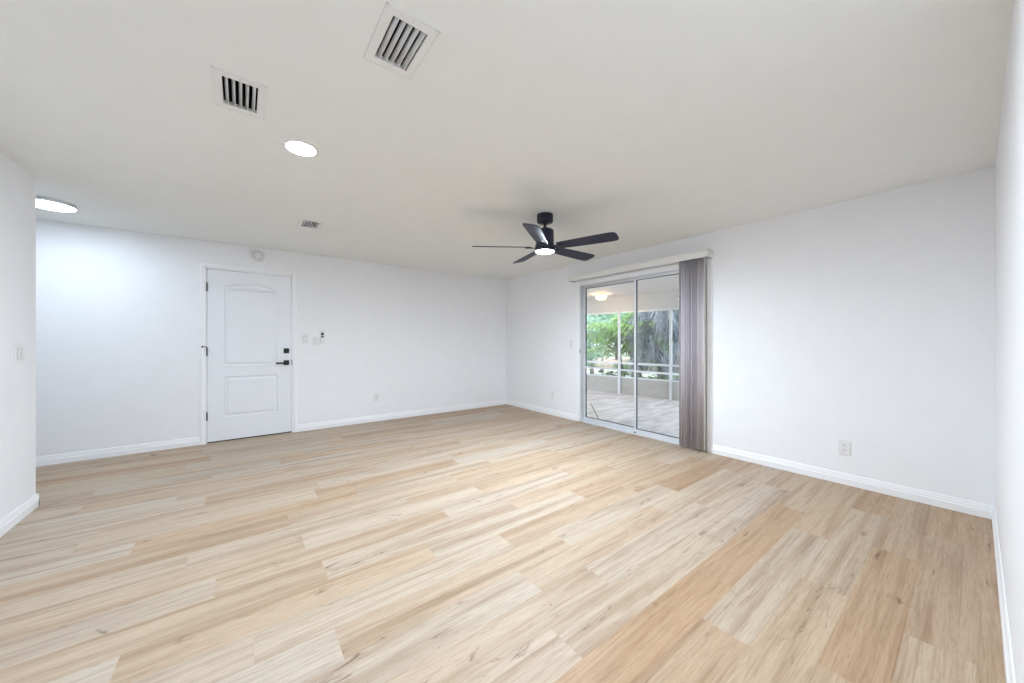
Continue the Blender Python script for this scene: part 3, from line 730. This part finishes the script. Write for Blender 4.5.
def frond(bm, p, az, el, L, droop, nl, ll, lw, rr, mi_leaf=0, mi_stem=1, hang=0.35):
    """one feather frond: arching midrib with drooping leaflets on both sides"""
    p = Vector(p); pts = []; d = el; step = L/12
    h = Vector((math.cos(az), math.sin(az), 0))
    for k in range(13):
        pts.append(p.copy()); p = p + (h*math.cos(d) + Vector((0, 0, math.sin(d))))*step; d -= droop/12*(0.5+k/12)
    tube(bm, pts, [0.016*(1-0.85*k/12)+0.002 for k in range(13)], 5, mi_stem)
    side = Vector((-h.y, h.x, 0))
    for i in range(nl):
        t = 0.14 + 0.85*i/(nl-1); f = t*12; k = min(11, int(f)); q = pts[k].lerp(pts[k+1], f-k); tan = (pts[k+1]-pts[k]).normalized()
        ln = ll*(0.45 + 0.75*math.sin(PI*min(1, t*0.92+0.06)))
        for s in (-1, 1):
            dv = (side*s*0.85 + tan*rr.uniform(0.45, 0.8) + Vector((0, 0, rr.uniform(-hang, 0.18)))).normalized()
            u = dv.cross(Vector((0, 0, 1))).normalized(); m = q + dv*ln*0.5; e = q + dv*ln + Vector((0, 0, -ln*rr.uniform(0.15, 0.15+hang)))
            a = [bm.verts.new(v) for v in (q-u*lw*0.3, q+u*lw*0.3, m+u*lw*0.5, m-u*lw*0.5, e)]
            f1 = bm.faces.new((a[0], a[1], a[2], a[3])); f2 = bm.faces.new((a[3], a[2], a[4])); f1.material_index = f2.material_index = mi_leaf
def palm(x, y, label, seed, stems=5, ht=1.2, L=2.2, nf=6, mat='palmleaf', group='clumping palms beyond the patio', dry=0, ll=0.42):
    rr = random.Random(seed)
    t = thing('palm', label, 'palm', (x, y, GZ), 0, group)
    bs = BM(); bf = BM(); bd_ = BM()
    for s in range(stems):
        a = 2*PI*s/max(1, stems)+rr.random(); r0 = 0.0 if stems == 1 else rr.uniform(.1, .35); hh = ht*rr.uniform(0.6, 1.25) if stems > 1 else ht
        b0 = Vector((math.cos(a)*r0, math.sin(a)*r0, 0)); b1 = b0 + Vector((math.cos(a)*0.25*hh*(stems > 1), math.sin(a)*0.25*hh*(stems > 1), hh))
        tube(bs, [b0, b0.lerp(b1, .5), b1], [0.05, 0.045, 0.04] if stems > 1 else [0.16, 0.13, 0.12], 10)
        for k in range(nf):
            az = a + 2*PI*k/nf + rr.uniform(-.35, .35)
            frond(bf, b1 - Vector((0, 0, 0.05)), az, rr.uniform(0.55, 1.35), L*rr.uniform(.75, 1.1), rr.uniform(1.2, 2.1), 30, ll, 0.042, rr)
        for k in range(dry):
            az = a + 2*PI*k/dry + rr.uniform(-.2, .2)
            frond(bd_, b1 - Vector((0, 0, rr.uniform(0.06*ht, 0.64*ht))), az, rr.uniform(0.0, 0.6), L*rr.uniform(.5, .75), rr.uniform(1.9, 3.5), 40, ll*1.0, 0.022, rr, hang=1.1)
    obj('trunk', bs, M['bark'], t); obj('fronds', bf, [M[mat], M['stem']], t)
    if dry: obj('dead_fronds', bd_, [M['dryfrond'], M['bark']], t)['label'] = 'hanging grey dead fronds'
    return t
palm(10.2, 6.85, 'bright green clumping palm in the middle of the glass-door view', 12, 7, 1.35, 1.75, 7)
palm(9.9, 5.62, 'palm with a skirt of grey hanging dead fronds, behind the right glass panel', 21, 1, 2.8, 2.2, 28, 'palmleaf2', dry=44)
palm(11.2, 5.35, 'palm with grey dead fronds at the right edge of the glass-door view', 33, 1, 2.9, 2.2, 26, 'palmleaf2', dry=40)
palm(14.0, 8.9, 'bright palm behind the green one, farther from the patio', 41, 5, 1.9, 2.0, 7)

def tree(x, y, label, seed, ht, cr, nl, mat='treeleaf', ls=0.16, name='tree', cat='tree', low=0.35):
    rr = random.Random(seed); t = thing(name, label, cat, (x, y, GZ), 0, 'trees beyond the driveway' if cat == 'tree' else 'shrubs beside the driveway')
    b = BM(); top = Vector((rr.uniform(-.3, .3), rr.uniform(-.3, .3), ht*0.8))
    tube(b, [(0, 0, 0), top*0.5, top], [cr*0.06+0.02, cr*0.045+0.015, 0.02], 8)
    tips = []
    for k in range(16):
        a = rr.uniform(0, 2*PI); s = top*rr.uniform(low, 0.95); e = s + Vector((math.cos(a), math.sin(a), rr.uniform(-.15, .6)))*cr*rr.uniform(.5, .95)
        tube(b, [s, s.lerp(e, .5)+Vector((0, 0, .08*cr)), e], [0.03, 0.02, 0.008], 5); tips += [e, s.lerp(e, .6)]
    obj('trunk', b, M['bark'], t)
    bm = BM()
    for k in range(nl):
        c0 = rr.choice(tips); p = c0 + Vector((rr.gauss(0, .22), rr.gauss(0, .22), rr.gauss(0, .2)))*cr
        if p.z < 0.05: p.z = 0.05 + rr.random()*0.2
        d = Vector((rr.gauss(0, 1), rr.gauss(0, 1), rr.gauss(-.3, .6))).normalized(); u = d.orthogonal().normalized(); l = ls*rr.uniform(.6, 1.3)
        n = d.cross(u); a = [bm.verts.new(v) for v in (p, p+d*l*.5+u*l*.28+n*l*.06, p+d*l, p+d*l*.5-u*l*.28+n*l*.06)]
        bm.faces.new((a[0], a[1], a[2])); bm.faces.new((a[0], a[2], a[3]))
    obj('foliage', bm, M[mat], t); return t
tree(11.3, 9.45, 'airy teal-green small tree nearest the left edge of the glass-door view', 13, 2.7, 1.25, 4200, ls=0.13, low=0.12)
tree(15.5, 13.2, 'airy teal-green tree at the far left of the glass-door view', 3, 5.0, 2.4, 2600, ls=0.26)
tree(22.5, 16.4, 'taller pale tree behind the bright green palm', 4, 6.5, 2.8, 3000, ls=0.3)
tree(19.8, 11.6, 'leafy tree behind the dark blue-green palm', 5, 5.5, 2.6, 3000, ls=0.28)
tree(17.8, 6.6, 'tree behind the palm with grey dead fronds', 6, 5.5, 2.5, 3000, ls=0.28)
tree(28.0, 24.3, 'far tree showing between leaves at the left edge of the glass', 7, 6.5, 3.0, 2600, ls=0.34)
for k, (x, y, lab) in enumerate(((12.6, 8.75, 'low dark shrub on the bright concrete below the bright green palm'), (8.6, 6.3, 'leafy shrub at the foot of the bright green palm'), (8.5, 5.35, 'dark shrub between the green palm and the grey-skirted palm'))):
    tree(x, y, lab, 60+k, 0.5, 0.42, 500, 'shrubleaf', 0.11, 'shrub', 'shrub', 0.1)
for k, (x, y, s, lab) in enumerate(((12.3, 10.3, 0.10, 'dark rock at the left on the bright concrete'), (12.5, 9.95, 0.12, 'dark rock on the bright concrete, next to the leftmost one'), (12.7, 9.55, 0.09, 'dark rock on the bright concrete, nearest the palms'))):
    rr = random.Random(k); bm = BM(); bmesh.ops.create_icosphere(bm, subdivisions=3, radius=s)
    for v in bm.verts: v.co *= 1 + 0.18*math.sin(v.co.x*31+k) * math.cos(v.co.y*27) + rr.uniform(-.03, .03); v.co.z *= 0.7
    o = obj('rock', bm, M['stone']); o.location = (x, y, GZ+0.02+s*0.55); tag(o, lab, 'rock', 'rocks on the concrete strip')
